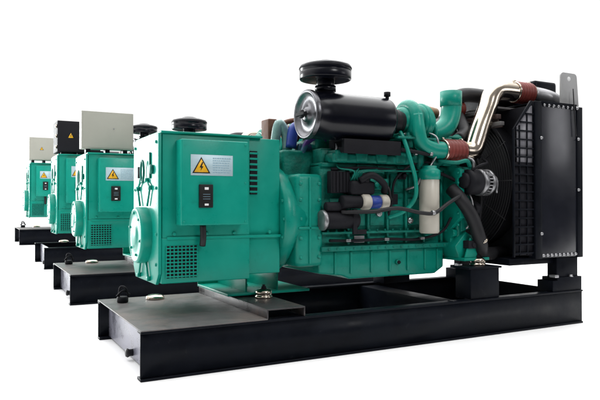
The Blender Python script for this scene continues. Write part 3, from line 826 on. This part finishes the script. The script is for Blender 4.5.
    G().box(sx0 + 0.01, rx0, 0.22, W - 0.05, rz1 - 0.035, rz1 - 0.02, 0.003).build('hood_plate', 'steel2', sh)
    G().prism([(0.14, 1.45), (W - 0.14, 1.45), (W - 0.2, 1.59), (0.25, 1.59)], 'x', sx0 + 0.03, sx0 + 0.04, 0).build('shroud_hood', 'brown2', sh)
    return root


M['deckdark'] = mat('dark_deck', (0.035, 0.032, 0.034), 0.32, spec=0.35, var=0.3, scale=6, col2=(0.10, 0.06, 0.05), c2lo=0.55, c2hi=0.8, c2scale=5)
M['tealp'] = mat('teal_smooth_cast', (0.002, 0.232, 0.172), 0.34, spec=0.3, var=0.15, scale=10, bump=0.25, bscale=45)
M['loom'] = mat('loom_purple', (0.02, 0.018, 0.05), 0.5, spec=0.3, var=0.3)
M['palet'] = mat('pale_teal', (0.22, 0.36, 0.35), 0.4, spec=0.4, var=0.3, scale=20)
M['loom2'] = mat('loom_blue_teal', (0.02, 0.09, 0.14), 0.4, spec=0.4, var=0.5, scale=25, col2=(0.05, 0.02, 0.14), c2lo=0.5, c2hi=0.55, c2scale=9)
M['wire'] = mat('guard_wire', (0.018, 0.018, 0.02), 0.45, spec=0.3, var=0.1)
M['steel2'] = mat('dull_bar', (0.10, 0.095, 0.095), 0.4, spec=0.4, var=0.3)
M['brown2'] = mat('brown_hood', (0.04, 0.025, 0.022), 0.5, spec=0.3, var=0.4)

base = make_genset()
GROUP = 'generator sets lined up on skids'
tag(base, 'nearest and largest generator set, teal and black, with silver charge air pipe and wide radiator', 'generator', GROUP)


def copy_tree(o, parent=None, skip=()):
    c = o.copy()
    C.objects.link(c)
    c.parent = parent
    for ch in list(o.children):
        if ch.name.split('.')[0] in skip:
            continue
        copy_tree(ch, c, skip)
    return c


def cabinet(root, m, x0, x1, y0, y1, z0, z1, side_latch=False, sign=0.05, feet=True, sx_=0.02):
    cb = G().box(x0, x1, y0, y1, z0, z1, 0.006)
    cb.box(x0 + 0.012, x1 - 0.012, y0 - 0.004, y0, z0 + 0.012, z1 - 0.012, 0.002)
    cb = cb.build('control_cabinet', m, root)
    if feet:
        for xx in (x0 + 0.04, (x0 + x1) / 2 - 0.02, x1 - 0.09):
            for yy in (y0 + 0.02, y1 - 0.06):
                G().box(xx, xx + 0.04, yy, yy + 0.04, 1.300, z0, 0.002).build('cabinet_foot', 'black', cb)
    if side_latch:
        for zz in (z0 + 0.05, (z0 + z1) / 2, z1 - 0.06):
            G().box(x0 - 0.02, x0, y0 + 0.03, y0 + 0.08, zz - 0.015, zz + 0.02, 0.004).build('latch', 'chrome', cb)
    if sign:
        warning_sign(cb, (x0 + x1) / 2 + sx_, y0 - 0.0045, (z0 + z1) / 2 - 0.02, sign)
    else:
        G().cyl(((x0 + x1) / 2 + 0.05, y0 - 0.004, (z0 + z1) / 2 + 0.02), ((x0 + x1) / 2 + 0.05, y0 - 0.010, (z0 + z1) / 2 + 0.02), 0.006).build('lock', 'steel', cb)


specs = [
    ((0.030, 2.66, 0), 1.065, 'second generator set from the front, tall beige control cabinet on top of its teal alternator', ('cable_conduit',)),
    ((0.155, 6.05, 0), 1.19, 'third generator set from the front, black control cabinet with yellow warning triangle on top', ('deck_plate', 'lifting_shackle')),
    ((0.225, 11.9, 0), 1.38, 'farthest generator set at the left edge, small pale grey control cabinet on its teal alternator', ()),
]
roots = []
for loc, sc, label, skip in specs:
    r = copy_tree(base, None, skip)
    r.location = loc
    r.scale = (sc, sc, sc)
    tag(r, label, 'generator', GROUP)
    roots.append(r)
for ch in roots[0].children:                             # the second set carries its air filter lower and further back
    if ch.name.startswith(('air_filter', 'restriction', 'intake_bellows')):
        ch.location = (-0.115, 0.0, -0.125)
cabinet(roots[0], 'beige', 0.135, 0.590, 0.32, 0.44, 1.335, 1.672, sign=0)
cabinet(roots[1], 'matte', 0.175, 0.68, 0.30, 0.72, 1.325, 1.66, side_latch=True, sign=0.075, sx_=-0.10)
cabinet(roots[2], 'beige', 0.165, 0.63, 0.30, 0.50, 1.345, 1.70, sign=0.06, sx_=-0.04)
for r, a, b in ((roots[1], 1.132, -0.102), (roots[2], 1.065, -0.030)):     # these two carry taller alternators
    for ch in r.children:
        if ch.name.startswith(('alternator', 'access_box', 'cable_conduit', 'control_cabinet')):
            ch.scale.z = a
            ch.location.z = b
